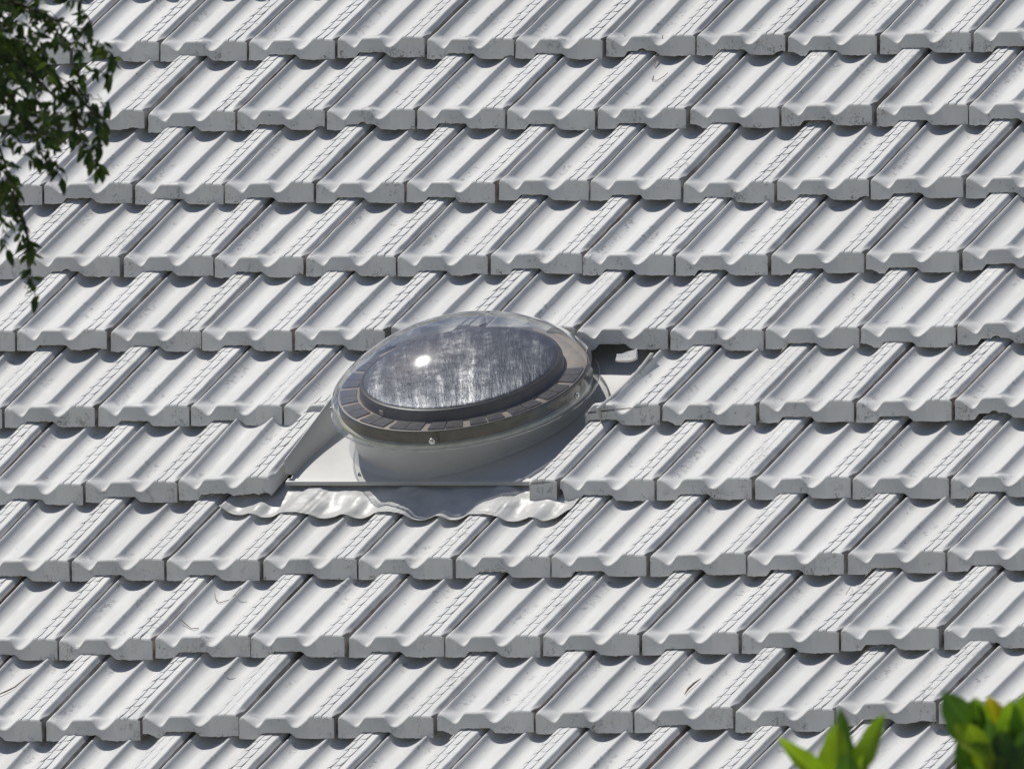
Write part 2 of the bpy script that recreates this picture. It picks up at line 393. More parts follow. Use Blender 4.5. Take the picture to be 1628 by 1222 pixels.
    for k_ in range(4): fs.append((f0[k_], cc[k_], cc[k_ + 1], f0[k_ + 1])); mi.append(0)
    f0 = [nu - 1] + [nv * nu + nu * (k_ + 1) - 1 for k_ in range(4)]
    if u1 < 1:
        cc = [len(vs) + k_ for k_ in range(5)]
        for k_, fi in enumerate(f0): b = vs[fi]; vs.append((b[0] + .0005, b[1] + .03, b[2]))
        for k_ in range(4): fs.append((f0[k_], f0[k_ + 1], cc[k_ + 1], cc[k_])); mi.append(0)
    me = pydata('roof_tile_mesh', vs, fs, True, 38, mi)
    me.materials.append(M_TILE); me.materials.append(M_JOINT)
    return me
tile_meshes = [make_tile(11), make_tile(23), make_tile(37, chips=[(.03, .10, .010)]), make_tile(41, lip_chip=True), make_tile(59),
               make_tile(61, chips=[(.93, .07, .009)]), make_tile(73), make_tile(87, chips=[(.85, .15, .005)]),
               make_tile(91), make_tile(93, lip_chip=True), make_tile(97, chips=[(.40, .05, .006)]), make_tile(99)]

roof = empty('tiled_roof', 'pale grey painted concrete tile roof filling the view behind the skylight and the leaves', 'roof', M_ROOF)
BX = 6 * W
def place_tile(me, u, c, jit=1.0, extra=(0, 0, 0), dz=0):
    x, y = (u - 1) * W - BX, (4.5 - c) * G
    d0 = sag(x, y); d1 = sag(x + W, y); d2 = sag(x, y + .3)
    o = bpy.data.objects.new('roof_tile', me); C.objects.link(o); o.parent = roof
    rr = random.Random(int(u * 2) * 131 + c * 7919)
    g_ = rr.gauss
    o.location = (x + d0[0] + .0022 + jit * g_(0, .0011), y + jit * g_(0, .0022), d0[1] + dz + jit * g_(0, .0021))
    o.rotation_euler = (-TILT + math.atan2(d2[1] - d0[1], .3) + jit * g_(0, .004) + extra[0],
                        -math.atan2(d1[1] - d0[1], W) + jit * g_(0, .006) + extra[1],
                        jit * g_(0, .0075) + extra[2])
    o.scale = ((W + d1[0] - d0[0]) / W * .983, 1, 1)
    return o
for c in range(-2, 12):
    lo = .6 * c - 2.6; hi = .55 * c + 12.6
    n = math.ceil(lo)
    while n < hi:
        u = n + (.5 if c % 2 else 0)
        n += 1
        if u < lo: continue
        i = random.Random(int(u * 2) * 17 + c * 101).randrange(100)
        me = tile_meshes[[0, 1, 4, 6, 2, 8, 11, 3, 4, 9, 5, 7, 8, 10, 11, 0, 1][i % 17]]
        if c == 5:
            if u == 6.5: me = make_tile(101, u1=.505)
            elif u in (7.5, 8.5): continue
            elif u == 9.5: me = make_tile(103, u0=.20, slant=.39)
        if c == 6:
            if u == 6: 
                place_tile(make_tile(105, chips=[(.75, .22, .010), (.97, .1, .008)], flank_mat=0), u, c, .3, (.035, -.030, .010), .006); continue
            elif u in (7, 8): continue
            elif u == 9: place_tile(make_tile(107, u0=.70), u, c, .3, (0, .0, 0), .001); continue
            elif u == 10: me = make_tile(109, chips=[(.0, .05, .028)])
        if c == 4 and u == 9: me = make_tile(111, chips=[(.03, .12, .012)], lip_chip=True)
        o_t = place_tile(me, u, c)
        if c == 4 and u in (7, 8): o_t.location.y += .016; o_t.location.z -= .0021     # trimmed back round the dome
# added dark underlay that keeps the tile gaps dark, and battens below the tiles
def slab(name, x0, x1, y0, y1, z0, z1, mat, parent, nx=1, ny=1):
    vs = [];
    for z in (z1, z0):
        for j in range(ny + 1):
            for i in range(nx + 1):
                x = x0 + (x1 - x0) * i / nx; y = y0 + (y1 - y0) * j / ny
                d = sag(x, y)[1]; vs.append((x, y, z + d))
    n = (nx + 1) * (ny + 1); fs = grid_faces(nx + 1, ny + 1) + grid_faces(nx + 1, ny + 1, n, True)
    for i in range(nx):
        fs.append((i, n + i, n + i + 1, i + 1)); k_ = ny * (nx + 1) + i; fs.append((k_, k_ + 1, n + k_ + 1, n + k_))
    for j in range(ny):
        a = j * (nx + 1); b = a + nx + 1; fs.append((a, b, n + b, n + a)); a += nx; b += nx; fs.append((a, n + a, n + b, b))
    return link_mesh(name, pydata(name, vs, fs, False), mat, parent)
slab('underlay', -3.6, 4.2, -2.3, 2.5, -.165, -.150, M_DARK, roof, 20, 14)
for c in range(-2, 12):
    y = (4.5 - c) * G + .345
    slab('batten', -3.4, 4.0, y, y + .045, -.148, -.112, M_BATTEN, roof, 20, 1)

# ------------------------------------------------------------------ skylight
SX, SY = .41, -.16
ds = sag(SX, SY)
M_SKY = M_ROOF @ Matrix.Translation((ds[0], 0, ds[1]))
skyl = empty('roof_skylight', 'oval clear domed skylight on a painted metal flashing, the only one in the tiled roof', 'skylight', M_SKY)
TZ = -.030
def sweep_profile(name, prof, x0, x1, n, mat, parent, thick=.0, fy=None):
    """a sheet metal profile (y, z) swept along x"""
    vs = []
    for i in range(n + 1):
        x = x0 + (x1 - x0) * i / n
        for (y, z) in prof: vs.append((x, y, z))
    fs = grid_faces(len(prof), n + 1)
    me = pydata(name, vs, [f[::-1] for f in fs], True, 30)
    o = link_mesh(name, me, mat, parent)
    if thick:
        md = o.modifiers.new('s', 'SOLIDIFY'); md.thickness = thick; md.offset = -1
    return o
# base tray: front lip folded down, gently dished sheet
TX0, TX1, TYF = .012, .880, -.470
nx, ny = 60, 50
vs = []
for j in range(ny + 1):
    for i in range(nx + 1):
        x = TX0 + (TX1 - TX0) * i / nx; y = TYF + (.300 - TYF) * j / ny
        z = TZ - .070 * sstep(-.46, .06, y) + .0012 * noise.noise(Vector((x * 5, y * 5, 1)))
        rr_ = math.hypot(x - .398, y + .130)
        z += .006 * math.exp(-max(0, rr_ - .315) / .018)
        vs.append((x, y, z))
tray = link_mesh('base_flashing', pydata('base_flashing', vs, grid_faces(nx + 1, ny + 1), True, 40), M_TRAY, skyl)
md = tray.modifiers.new('s', 'SOLIDIFY'); md.thickness = .0012; md.offset = -1
sweep_profile('front_lip', [(TYF + .012, TZ + .0035), (TYF - .002, TZ + .0032), (TYF - .005, TZ), (TYF - .0055, TZ - .007), (TYF + .016, TZ - .009), (TYF + .03, TZ - .03)], TX0 - .004, TX1 - .02, 12, M_TRAY, skyl)
# upstand on the left, leaning slightly outward, cut back at its foot
vs = []; ups = [(0, 0), (-.004, .003), (-.007, .020), (-.012, .040), (-.016, .047), (-.019, .0465), (-.020, .044)]
nyu = 30
for j in range(nyu + 1):
    y = TYF + .028 + (.30) * j / nyu
    s = .35 + .65 * sstep(0, .06, j / nyu) if j < 3 else 1
    for (dx, dz) in ups: vs.append((TX0 + .008 + dx + .002 * noise.noise(Vector((0, y * 9, dz * 20))), y - dz * .25, TZ + (dz * s if dz > .01 else dz * s - .070 * sstep(-.46, .06, y))))
o = link_mesh('side_upstand', pydata('side_upstand', vs, [f[::-1] for f in grid_faces(len(ups), nyu + 1)], True, 50), M_TRAY, skyl)
md = o.modifiers.new('s', 'SOLIDIFY'); md.thickness = .0012
# thin upstand on the right, running beside the cut tiles
vs = []; ups = [(0, 0), (.001, .03), (.001, .060), (.003, .064), (.014, .063)]
for j in range(31):
    y = -.20 + .30 * j / 30
    for (dx, dz) in ups: vs.append((.858 + dx, y, TZ - .070 * sstep(-.46, .06, y) + dz * 1.12 - .02 * (y + .05)))
o = link_mesh('side_upstand', pydata('side_upstand', vs, grid_faces(len(ups), 31), True, 50), M_TRAY, skyl)
md = o.modifiers.new('s', 'SOLIDIFY'); md.thickness = .0012

# apron: soft sheet dressed over the course of tiles below
def surf_z(x, y, c):
    """height of the top of course c at a place, in the roof frame without the sag"""
    yl = (y - (4.5 - c) * G); s = .5 if c % 2 else 0
    u = (x + BX) / W - s; u = u - math.floor(u)
    if u > .97: return -.004 - math.sin(TILT) * yl
    return tile_z(min(u, .97), yl, 0) - math.sin(TILT) * yl
nx, ny = 260, 36
vs = []
for j in range(ny + 1):
    t = j / ny
    for i in range(nx + 1):
        a = i / nx; x = -.150 + 1.115 * a
        yb = -.600 - .030 * a - .012 * noise.noise(Vector((x * 4, 3, 0)))
        if x < -.04: yb += (-.04 - x) * .25
        if x > .90: yb += (x - .90) * .5
        yt = TYF + .03
        y = yt + (yb - yt) * t
        w = sstep(.25, .9, t)
        # smooth envelope over the tiles and the dressed down profile near the free edge
        prof = sum(surf_z(x + k_ * .006, y, 7) for k_ in (-2, -1, 0, 1, 2)) / 5
        env = -math.sin(TILT) * (y - (4.5 - 7) * G) - .003
        flat = TZ - .019 + (y - TYF) * .02
        zz = flat * (1 - sstep(.1, .55, t)) + (env + .003) * sstep(.1, .55, t)
        w *= .80 + .35 * noise.noise(Vector((x * 3.1, 8, 1)))
        zz = zz * (1 - w) + (prof + .0055) * w
        zz = max(zz, prof + .004)
        cr = .0036 * noise.noise(Vector((x * 13 + y * 9, y * 17, 2))) + .0019 * noise.noise(Vector((x * 37, y * 33, 5))) + .0006 * noise.noise(Vector((x * 90, y * 80, 7)))
        cr += .0035 * abs(noise.noise(Vector((x * 9 - y * 14, y * 7, 9))))
        zz += cr * (1 - .35 * w)
        if t > .9: zz += .003 * (t - .9) * 10
        zz = min(zz, TZ - .012 + 0.9 * max(0, TYF - y)) if y > TYF - .03 else zz
        sx = sag(x, y)[0] - ds[0]; sz = sag(x, y)[1] - ds[1]
        vs.append((x + sx * w, y, zz + sz))
apr = link_mesh('lead_apron', pydata('lead_apron', vs, [f[::-1] for f in grid_faces(nx + 1, ny + 1)], True, 180), M_APRON, skyl)
md = apr.modifiers.new('s', 'SOLIDIFY'); md.thickness = .0016; md.offset = 1

# dome axis frame: flatter than the roof and tipped a little to the right
th, ph = R(12.5), R(-4.5)
Cc = Vector((0, math.cos(th), -math.sin(th))); Nn = Vector((0, math.sin(th), math.cos(th)))
Lx = (Vector((1, 0, 0)) * math.cos(ph) + Nn * math.sin(ph)).normalized(); Nn = Lx.cross(Cc).normalized()
CR = Vector((.423, -.131, .057)) + Vector((0, 0, 0))
M_D = Matrix((( Lx.x, Cc.x, Nn.x, CR.x), (Lx.y, Cc.y, Nn.y, CR.y), (Lx.z, Cc.z, Nn.z, CR.z), (0, 0, 0, 1)))
def lathe(name, prof, mat, parent, n=128, M=None, ang=30, a0=0, a1=2 * math.pi):
    full = abs(a1 - a0 - 2 * math.pi) < 1e-6
    vs = []
    m = n if full else n + 1
    for i in range(m):
        a = a0 + (a1 - a0) * i / n
        for (r, z) in prof: vs.append((r * math.cos(a), r * math.sin(a), z))
    fs = []; k_ = len(prof)
    for i in range(n):
        b = ((i + 1) % m) * k_
        for j in range(k_ - 1): fs.append((i * k_ + j, b + j, b + j + 1, i * k_ + j + 1))
    me = pydata(name, vs, fs, True, ang)
    o = link_mesh(name, me, mat, parent)
    if M is not None: o.matrix_local = M
    return o
RD = .350
# curb: a loft from the circle in the tray to the flatter circle under the dome
n = 128; rings = []
for (q, r_, ) in ((0, .334), (.03, .320), (.08, .313), (.3, .311), (.7, .311), (.93, .313), (1.0, .313)):
    ring = []
    for i in range(n):
        a = 2 * math.pi * i / n
        b0 = Vector((.398 + r_ * math.cos(a), -.130 + r_ * math.sin(a), TZ + .003 - .070 * sstep(-.46, .06, -.130 + r_ * math.sin(a))))
        b1 = M_D @ Vector(((r_ + .012) * math.cos(a), (r_ + .012) * math.sin(a), -.042))
        ring.append(b0.lerp(b1, q))
    rings.append(ring)
vs = [v for r_ in rings for v in r_]; fs = []
for k_ in range(len(rings) - 1):
    for i in range(n): fs.append((k_ * n + i, k_ * n + (i + 1) % n, (k_ + 1) * n + (i + 1) % n, (k_ + 1) * n + i))
link_mesh('curb', pydata('curb', vs, fs, True, 40), M_CURB, skyl)
lathe('gasket', [(.318, -.050), (.338, -.050), (.343, -.046), (.343, -.038), (.336, -.034), (.322, -.034)], M_CREAM, skyl, M=M_D)
# dome: clear shell with an upright skirt
dp = [(RD + .008, -.044), (RD + .010, -.040), (RD + .006, -.034), (RD + .002, -.004), (RD - .001, .002)]
HB = .146
for k_ in range(1, 33):
    a = math.pi / 2 * k_ / 32
    rho = (RD - .001) * math.cos(a) if k_ < 32 else .0005
    RS = (RD * RD + HB * HB) / (2 * HB)
    dp.append((rho, .002 + .12 * HB * math.sin(a) + .88 * (math.sqrt(RS * RS - rho * rho) - (RS - HB))))
dome = lathe('acrylic_dome', dp, M_ACR, skyl, 192, M_D, 60)
rimr = lathe('dome_flange', [(RD + .008, -.046), (RD + .012, -.046), (RD + .012, -.042), (RD + .008, -.042), (RD + .008, -.046)], M_ACR, skyl, 192, M_D)
# solar ring
RO, RI = .334, .276
lathe('ring_band', [(RO - .004, -.036), (RO + .002, -.036), (RO + .002, -.002), (RO, 0)], M_RUBBER, skyl, 128, M_D)
rp = lathe('ring_plate', [(RO, 0), (RO - .003, .001), (RI + .003, .001), (RI, 0.0)], M_TAN, skyl, 128, M_D)
NC = 18
cell_me = None
for k_ in range(NC):
    for h_ in (0, 1):
        if 24 < (360 / NC * (k_ + .08 + h_ * .47) + 3) % 360 < 158: continue
        if cell_me is None:
            vs = []; m_ = 6
            a0, a1 = .0, 2 * math.pi / NC * .395
            for zz in (.0012, .0042):
                for i in range(m_ + 1):
                    a = a0 + (a1 - a0) * i / m_
                    vs.append(((RI + .008) * math.cos(a), (RI + .008) * math.sin(a), zz)); vs.append(((RO - .005) * math.cos(a), (RO - .005) * math.sin(a), zz))
            fs = []; n2 = 2 * (m_ + 1)
            for i in range(m_):
                a = 2 * i; fs.append((n2 + a, n2 + a + 1, n2 + a + 3, n2 + a + 2)); fs.append((a + 1, a + 3, n2 + a + 3, n2 + a + 1)); fs.append((a, n2 + a, n2 + a + 2, a + 2))
            fs.append((0, 1, n2 + 1, n2)); fs.append((2 * m_ + 1, 2 * m_, n2 + 2 * m_, n2 + 2 * m_ + 1))
            cell_me = pydata('solar_cell', vs, fs, False); cell_me.materials.append(M_CELL)
        o = bpy.data.objects.new('solar_cell', cell_me); C.objects.link(o); o.parent = rp
        o.matrix_local = Matrix.Rotation(2 * math.pi / NC * (k_ + .08 + h_ * .425) + .05, 4, 'Z')
# inner wall and mirrored diffuser
lathe('inner_wall', [(RI - .001, -.02), (RI - .001, .001), (RI - .003, .022), (RI - .007, .030), (RI - .012, .032), (RI - .016, .030)], M_RUBBER, skyl, 128, M_D)
lp = []
RL = RI - .014
for k_ in range(0, 25):
    a = math.pi / 2 * k_ / 24
    lp.append((max(.0005, RL * math.cos(a)), .030 + .022 * math.sin(a)))
lathe('mirror_diffuser', lp, M_LENS, skyl, 160, M_D, 60)
# bracket on the inner wall, rim screws through the skirt
def box_mesh(name, sx, sy, sz, bev=.001):
    bm = bmesh.new(); bmesh.ops.create_cube(bm, size=1); bmesh.ops.scale(bm, vec=(sx, sy, sz), verts=bm.verts)
    if bev: bmesh.ops.bevel(bm, geom=bm.edges[:], offset=bev, segments=2, affect='EDGES')
    me = bpy.data.meshes.new(name); bm.to_mesh(me); bm.free(); return me
def on_ring(a, r, z): return M_D @ Matrix.Rotation(a, 4, 'Z') @ Matrix.Translation((r, 0, z)) @ Matrix.Rotation(R(90), 4, 'Y')
br = link_mesh('bracket', box_mesh('bracket', .012, .016, .004), M_TAN, skyl); br.matrix_local = on_ring(R(250), RI + .001, .012)
bm = bmesh.new()
bmesh.ops.create_cone(bm, segments=20, radius1=.0088, radius2=.0080, depth=.0024, cap_ends=True)
r_ = bmesh.ops.create_cone(bm, segments=14, radius1=.0056, radius2=.0036, depth=.0040, cap_ends=True); bmesh.ops.translate(bm, vec=(0, 0, .003), verts=r_['verts'])
screw_me = bpy.data.meshes.new('rim_screw'); bm.to_mesh(screw_me); bm.free(); screw_me.materials.append(M_SCREW)
for adeg in (215, 287, 359, 71, 143):
    o = bpy.data.objects.new('rim_screw', screw_me); C.objects.link(o); o.parent = skyl; o.matrix_local = on_ring(R(adeg), RD + .006, -.020)

# ------------------------------------------------------------------ loose bits lying on the roof
def roof_pt(x, y, z): 
    d = sag(x, y); return Vector((x + d[0], y, z + d[1]))
def course_at(y): return math.ceil(4.5 - y / G)
def rest(x, y, h=.002):
    c = course_at(y); return roof_pt(x, y, surf_z(x, y, c) + h)
def debris(label, name, cat, line, rad, mat, lift=.003):
    pts = [M_ROOF @ rest(x, y, lift + dz) for (x, y, dz) in line]
    o0 = pts[0].copy(); vs, fs = tube([p - o0 for p in pts], rad)
    o = link_mesh(name, pydata(name, vs, fs, True, 60), mat); o.location = o0; o['label'] = label; o['category'] = cat
    return o
debris('thin broken twig leaning on the nose of a tile in the top course', 'fallen_twig', 'twig', [(.161, 1.544, .004), (.168, 1.50, .009), (.171, 1.47, .012), (.180, 1.435, .005)], [.0012, .0016, .0014, .0008], M_TWIG)
debris('small curled tendril on the second course near the leaning twig', 'curled_tendril', 'twig', [(.196, 1.397, .002), (.205, 1.372, .003), (.228, 1.364, .002), (.247, 1.376, .002), (.252, 1.39, .003)], .0009, M_TWIG)
debris('short curved twig in a valley near the lower left, under the arched one', 'fallen_twig', 'twig', [(.015, -1.069, .004), (.03, -1.075, .004), (.055, -1.09, .003), (.085, -1.098, .003)], .0011, M_TWIG)
debris('arched thin twig hooked over a tile below the left end of the lead apron', 'fallen_twig', 'twig', [(.031, -.925, .008), (.045, -.948, .004), (.068, -.962, .004), (.11, -.970, .003), (.125, -.93, .01)], .0010, M_TWIG)
debris('brown dry seed pod standing alone in a valley near the bottom right', 'dry_seed_pod', 'seed pod', [(1.735, -1.400, .004), (1.730, -1.372, .006), (1.733, -1.345, .006), (1.740, -1.322, .004)], [.0012, .0028, .0026, .0010], M_TWIG)
debris('reddish twig lying on the tiles at the left edge near the bottom', 'fallen_twig', 'twig', [(-.41, -1.36, .004), (-.385, -1.335, .006), (-.364, -1.323, .006), (-.352, -1.29, .006), (-.343, -1.268, .004)], [.0012, .0020, .0018, .0016, .0008], M_TWIG)
debris('fine hair-like stalk hanging over a nose right of centre below the skylight', 'dry_stalk', 'stalk', [(1.976, -.905, .003), (1.984, -.93, .004), (1.997, -.967, .003)], .0008, M_TWIG)
debris('straight stick lying up a valley near the bottom left', 'fallen_twig', 'twig', [(.245, -1.352, .003), (.252, -1.33, .004), (.262, -1.296, .003), (.275, -1.262, .003)], .0010, M_TWIG)
# a broken corner of a tile left loose at the upper right of the skylight
bm = bmesh.new(); bmesh.ops.create_cube(bm, size=1); bmesh.ops.scale(bm, vec=(.062, .026, .010), verts=bm.verts)
bmesh.ops.subdivide_edges(bm, edges=bm.edges[:], cuts=3, use_grid_fill=True)
for v in bm.verts:
    v.co += Vector((noise.noise(v.co * 40), noise.noise(v.co * 43 + Vector((5, 0, 0))), noise.noise(v.co * 45 + Vector((0, 9, 0))))) * .006
    if v.co.x > .01: v.co.z += (v.co.x - .01) * .6
me = bpy.data.meshes.new('tile_shard'); bm.to_mesh(me); bm.free()
me.polygons.foreach_set('use_smooth', [True] * len(me.polygons)); me.set_sharp_from_angle(angle=R(40))
sh = link_mesh('tile_shard', me, M_TILE); d = sag(.79, .15)
sh.matrix_world = M_ROOF @ Matrix.Translation((.785 + d[0], .100, -.045 + d[1])) @ Euler((.3, .15, .35)).to_matrix().to_4x4()
sh['label'] = 'broken shard of tile lying in the gap right of the dome'; sh['category'] = 'tile shard'

# ------------------------------------------------------------------ leaves
def leaf_mesh(name, ln, wd_, n=6, fold=.25, droop=.25, tipw=.0, mat=None, twist=0.0, seed=0, cross=4):
    """a leaf along +Y from its stalk, with a folded midrib, curl and a pointed tip"""
    rr = random.Random(seed); vs = []
    for j in range(n + 1):
        t = j / n
        w = wd_ / 2 * (math.sin(math.pi * min(1, t ** .85 * .97 + .015)) ** .8) * (1 + .06 * math.sin(t * 17 + seed))
        if j == n: w = wd_ * .01
        for i in range(cross + 1):
            s = -1 + 2 * i / cross
            x = s * w; z = abs(s) * w * fold * (1 + .3 * math.sin(t * 9 + seed)) - droop * ln * t * t
            a = twist * t
            vs.append((x * math.cos(a) - z * math.sin(a) * .3, ln * t, z + x * math.sin(a)))
    return pydata(name, vs, grid_faces(cross + 1, n + 1), True, 180)
def frame(p, tip, up=Vector((0, 0, 1)), roll=0.0):
    d = (tip - p).normalized(); s = d.cross(up)
    if s.length < 1e-3: s = Vector((1, 0, 0))
    s.normalize(); u = s.cross(d)
    m = Matrix(((s.x, d.x, u.x), (s.y, d.y, u.y), (s.z, d.z, u.z))).to_4x4()
    return Matrix.Translation(p) @ m @ Matrix.Rotation(roll, 4, 'Y')

# tree whose hanging branches enter at the upper left, standing between viewer and roof
TD = 31.0; K = .001355
def tp(a, b, d=0.0):          # a across, b down from the corner of the hanging crown, in leaf-scale steps
    return Vector((-1.103 + a * K, TD + d, CAM_Z + 1.049 - b * K))
tree = empty('overhanging_tree', 'dark small-leaved tree whose hanging branches cover the upper left of the roof', 'tree', loc=(-3.4, TD + .4, 0))
TI = Matrix.Translation((-3.4, TD + .4, 0)).inverted()
def tchild(name, vs, fs, mat, ang=60):
    vs = [TI @ Vector(v) for v in vs]
    return link_mesh(name, pydata(name, vs, fs, True, ang), mat, tree)
base_ = Vector((-3.4, TD + .4, 0))
v_, f_ = tube([base_ + Vector(p) for p in ((0, 0, 0), (.06, 0, .9), (-.04, .05, 2.2), (.05, .02, 3.6), (.0, 0, 5.0), (.1, 0, 6.6), (.0, 0, 7.8))], [.17, .13, .115, .10, .085, .06, .02], 10)
tchild('trunk', v_, f_, M_BARK)
limbs = [[base_ + Vector((.05, .02, 3.9)), Vector((-2.7, TD + .3, CAM_Z + .3)), Vector((-2.0, TD + .1, CAM_Z + .9)), tp(-160, 60)],
         [base_ + Vector((0, 0, 5.0)), Vector((-2.6, TD + .2, CAM_Z + 1.2)), Vector((-1.9, TD, CAM_Z + 1.5)), tp(-150, -120), tp(-60, -40)],
         [base_ + Vector((.1, 0, 6.4)), Vector((-2.6, TD - .3, CAM_Z + 2.2)), Vector((-1.9, TD - .4, CAM_Z + 2.5))],
         [base_ + Vector((.05, 0, 5.8)), Vector((-4.1, TD + .3, CAM_Z + 1.6)), Vector((-4.8, TD + .1, CAM_Z + 1.9))]]
for l in limbs:
    v_, f_ = tube(l, [.06, .04, .022, .012, .006][:len(l)], 8); tchild('limb', v_, f_, M_BARK)
twigs = [[(-160, 60, 0), (-60, -40, .05), (20, 5, 0), (80, 28, -.05), (130, 48, -.05), (165, 75, -.08), (182, 92, -.08)],
         [(-160, 60, 0), (-40, 70, .1), (0, 62, .1), (60, 90, 0), (110, 132, 0), (150, 112, .02), (172, 120, .02)],
         [(-40, 70, 0), (30, 100, -.1), (80, 150, -.1), (120, 170, -.1), (150, 188, -.1), (163, 208, -.1)],
         [(-160, 60, 0), (-20, 120, 0), (30, 190, .1), (70, 222, .1), (120, 212, .1), (145, 236, .1), (158, 262, .1)],
         [(-20, 120, 0), (20, 160, -.1), (60, 232, -.1), (88, 262, -.1), (100, 284, -.1)],
         [(-160, 60, 0), (-30, 180, 0), (5, 250, 0), (20, 310, 0), (40, 370, 0), (52, 396, 0)],
         [(20, 310, 0), (40, 372, .0), (46, 430, 0), (56, 470, 0)],
         [(-30, 180, 0), (-22, 260, .1), (-4, 330, .1), (8, 396, .1)],
         [(20, 5, 0), (72, 22, .1), (100, 60, .1), (128, 90, .1), (126, 122, .1)],
         [(-60, -40, 0), (40, -30, -.1), (105, -8, -.1), (133, 14, -.1), (146, 40, -.1)],
         [(60, 90, 0), (100, 150, .05), (140, 152, .05), (172, 164, .05)],
         [(110, 132, 0), (140, 170, .02), (158, 205, .02), (160, 232, .02)],
         [(120, 170, -.1), (132, 215, -.1), (150, 255, -.1)],
         [(-60, -40, 0), (-10, 20, .0), (20, 90, .0), (40, 160, 0)],
         [(-30, 180, 0), (20, 215, -.1), (60, 250, -.05)]]
small = [leaf_mesh('leaf', ln, w, 5, .3, dr, twist=tw, seed=i, cross=2) for i, (ln, w, dr, tw) in enumerate([(.036, .0155, .2, .2), (.032, .015, .35, -.3), (.040, .0165, .12, .5), (.028, .014, .3, 0), (.036, .013, .5, .3)])]
for m_ in small: m_.materials.append(M_LEAF)
r2 = random.Random(21); nleaf = 0
fol_v, fol_f = [], []
def stuff_leaf(M, me):
    o = len(fol_v)
    fol_v.extend([TI @ (M @ v.co) for v in me.vertices]); fol_f.extend([tuple(o + k_ for k_ in p.vertices) for p in me.polygons])
for tw in twigs:
    pts = [tp(*p) for p in tw]
    dn = []
    for a, b in zip(pts[:-1], pts[1:]):
        for q in range(4): dn.append(a.lerp(b, q / 4) + Vector((r2.gauss(0, .003), r2.gauss(0, .01), r2.gauss(0, .003))))
    dn.append(pts[-1])
    v_, f_ = tube(dn, [max(.0011, .0055 * (1 - i / len(dn)) ** 1.3) for i in range(len(dn))], 5); tchild('twig', v_, f_, M_BARK)
    for i, p in enumerate(dn):
        if p.x < -1.16 or p.z > CAM_Z + 1.10: continue
        for q in range(3 if i < len(dn) - 6 else 2):
            ang = r2.uniform(-1, 1)
            d = Vector((ang * .9, r2.uniform(-.7, .7), -r2.uniform(.1, 1.1))).normalized()
            me = r2.choice(small)
            M_ = frame(p + Vector((r2.gauss(0, .006), r2.gauss(0, .012), r2.gauss(0, .006))), p + d, Vector((r2.uniform(-1, 1), r2.uniform(-1, .2), r2.uniform(.1, 1))), r2.uniform(-.6, .6)) @ Matrix.Scale(r2.uniform(.62, .98), 4)
            if nleaf < 285 and r2.random() < .9:
                o = bpy.data.objects.new('leaf', me); C.objects.link(o); o.parent = tree; o.matrix_local = TI @ M_; nleaf += 1
            else: stuff_leaf(M_, me)
    # terminal leaf
    me = small[2]; e_ = dn[-1]; o = bpy.data.objects.new('leaf', me); C.objects.link(o); o.parent = tree
    o.matrix_local = TI @ frame(e_, e_ + Vector((r2.uniform(-.3, .5), -.1, -1)), Vector((0, -1, .3)))
# the one leaf that hangs free on a thread of a stalk
o = bpy.data.objects.new('leaf', small[2]); C.objects.link(o); o.parent = tree
o.matrix_local = TI @ frame(tp(152, 268, .1), tp(150, 300, .1), Vector((.3, -1, .2))) @ Matrix.Scale(.85, 4)
clumps = [(15, 35, 60, 62, 115), (40, 110, 50, 56, 85), (10, 110, 40, 50, 45), (66, 62, 30, 34, 16), (60, 188, 42, 32, 55), (98, 215, 30, 20, 30), (12, 200, 26, 34, 10), (4, 300, 28, 52, 60),
          (-70, 60, 100, 140, 420), (-60, 250, 60, 90, 160), (20, -70, 110, 60, 240), (-90, -110, 120, 100, 300), (-200, 20, 130, 160, 340), (-260, -160, 160, 140, 300)]
for (a, b, ra, rb, cnt) in clumps:
    for _ in range(cnt):
        q = r2.uniform(0, 2 * math.pi); s = math.sqrt(r2.random())
        p = tp(a + ra * s * math.cos(q), b + rb * s * math.sin(q), r2.uniform(-.28, .28))
        d = Vector((r2.uniform(-1, 1), r2.uniform(-.8, .8), -r2.uniform(-.1, 1.2))).normalized()
        stuff_leaf(frame(p, p + d, Vector((r2.uniform(-1, 1), r2.uniform(-1, .3), r2.uniform(0, 1))), r2.uniform(-.7, .7)) @ Matrix.Scale(r2.uniform(.8, 1.15), 4), r2.choice(small))
for _ in range(5200):      # the rest of the crown, out of view
    q = r2.uniform(0, 2 * math.pi); w_ = r2.uniform(-1, 1); s = r2.random() ** .4
    p = Vector((-3.4 + 1.75 * s * math.sqrt(1 - w_ * w_) * math.cos(q), TD + .4 + 1.5 * s * math.sqrt(1 - w_ * w_) * math.sin(q), CAM_Z + 1.9 + 1.5 * s * w_))
    if p.x > -2.0: continue
    d = Vector((r2.uniform(-1, 1), r2.uniform(-1, 1), -r2.random())).normalized()
    stuff_leaf(frame(p, p + d) @ Matrix.Scale(2.2, 4), r2.choice(small))
fo = link_mesh('foliage', pydata('foliage', fol_v, fol_f, True, 180), M_LEAF, tree); fo['kind'] = 'stuff'

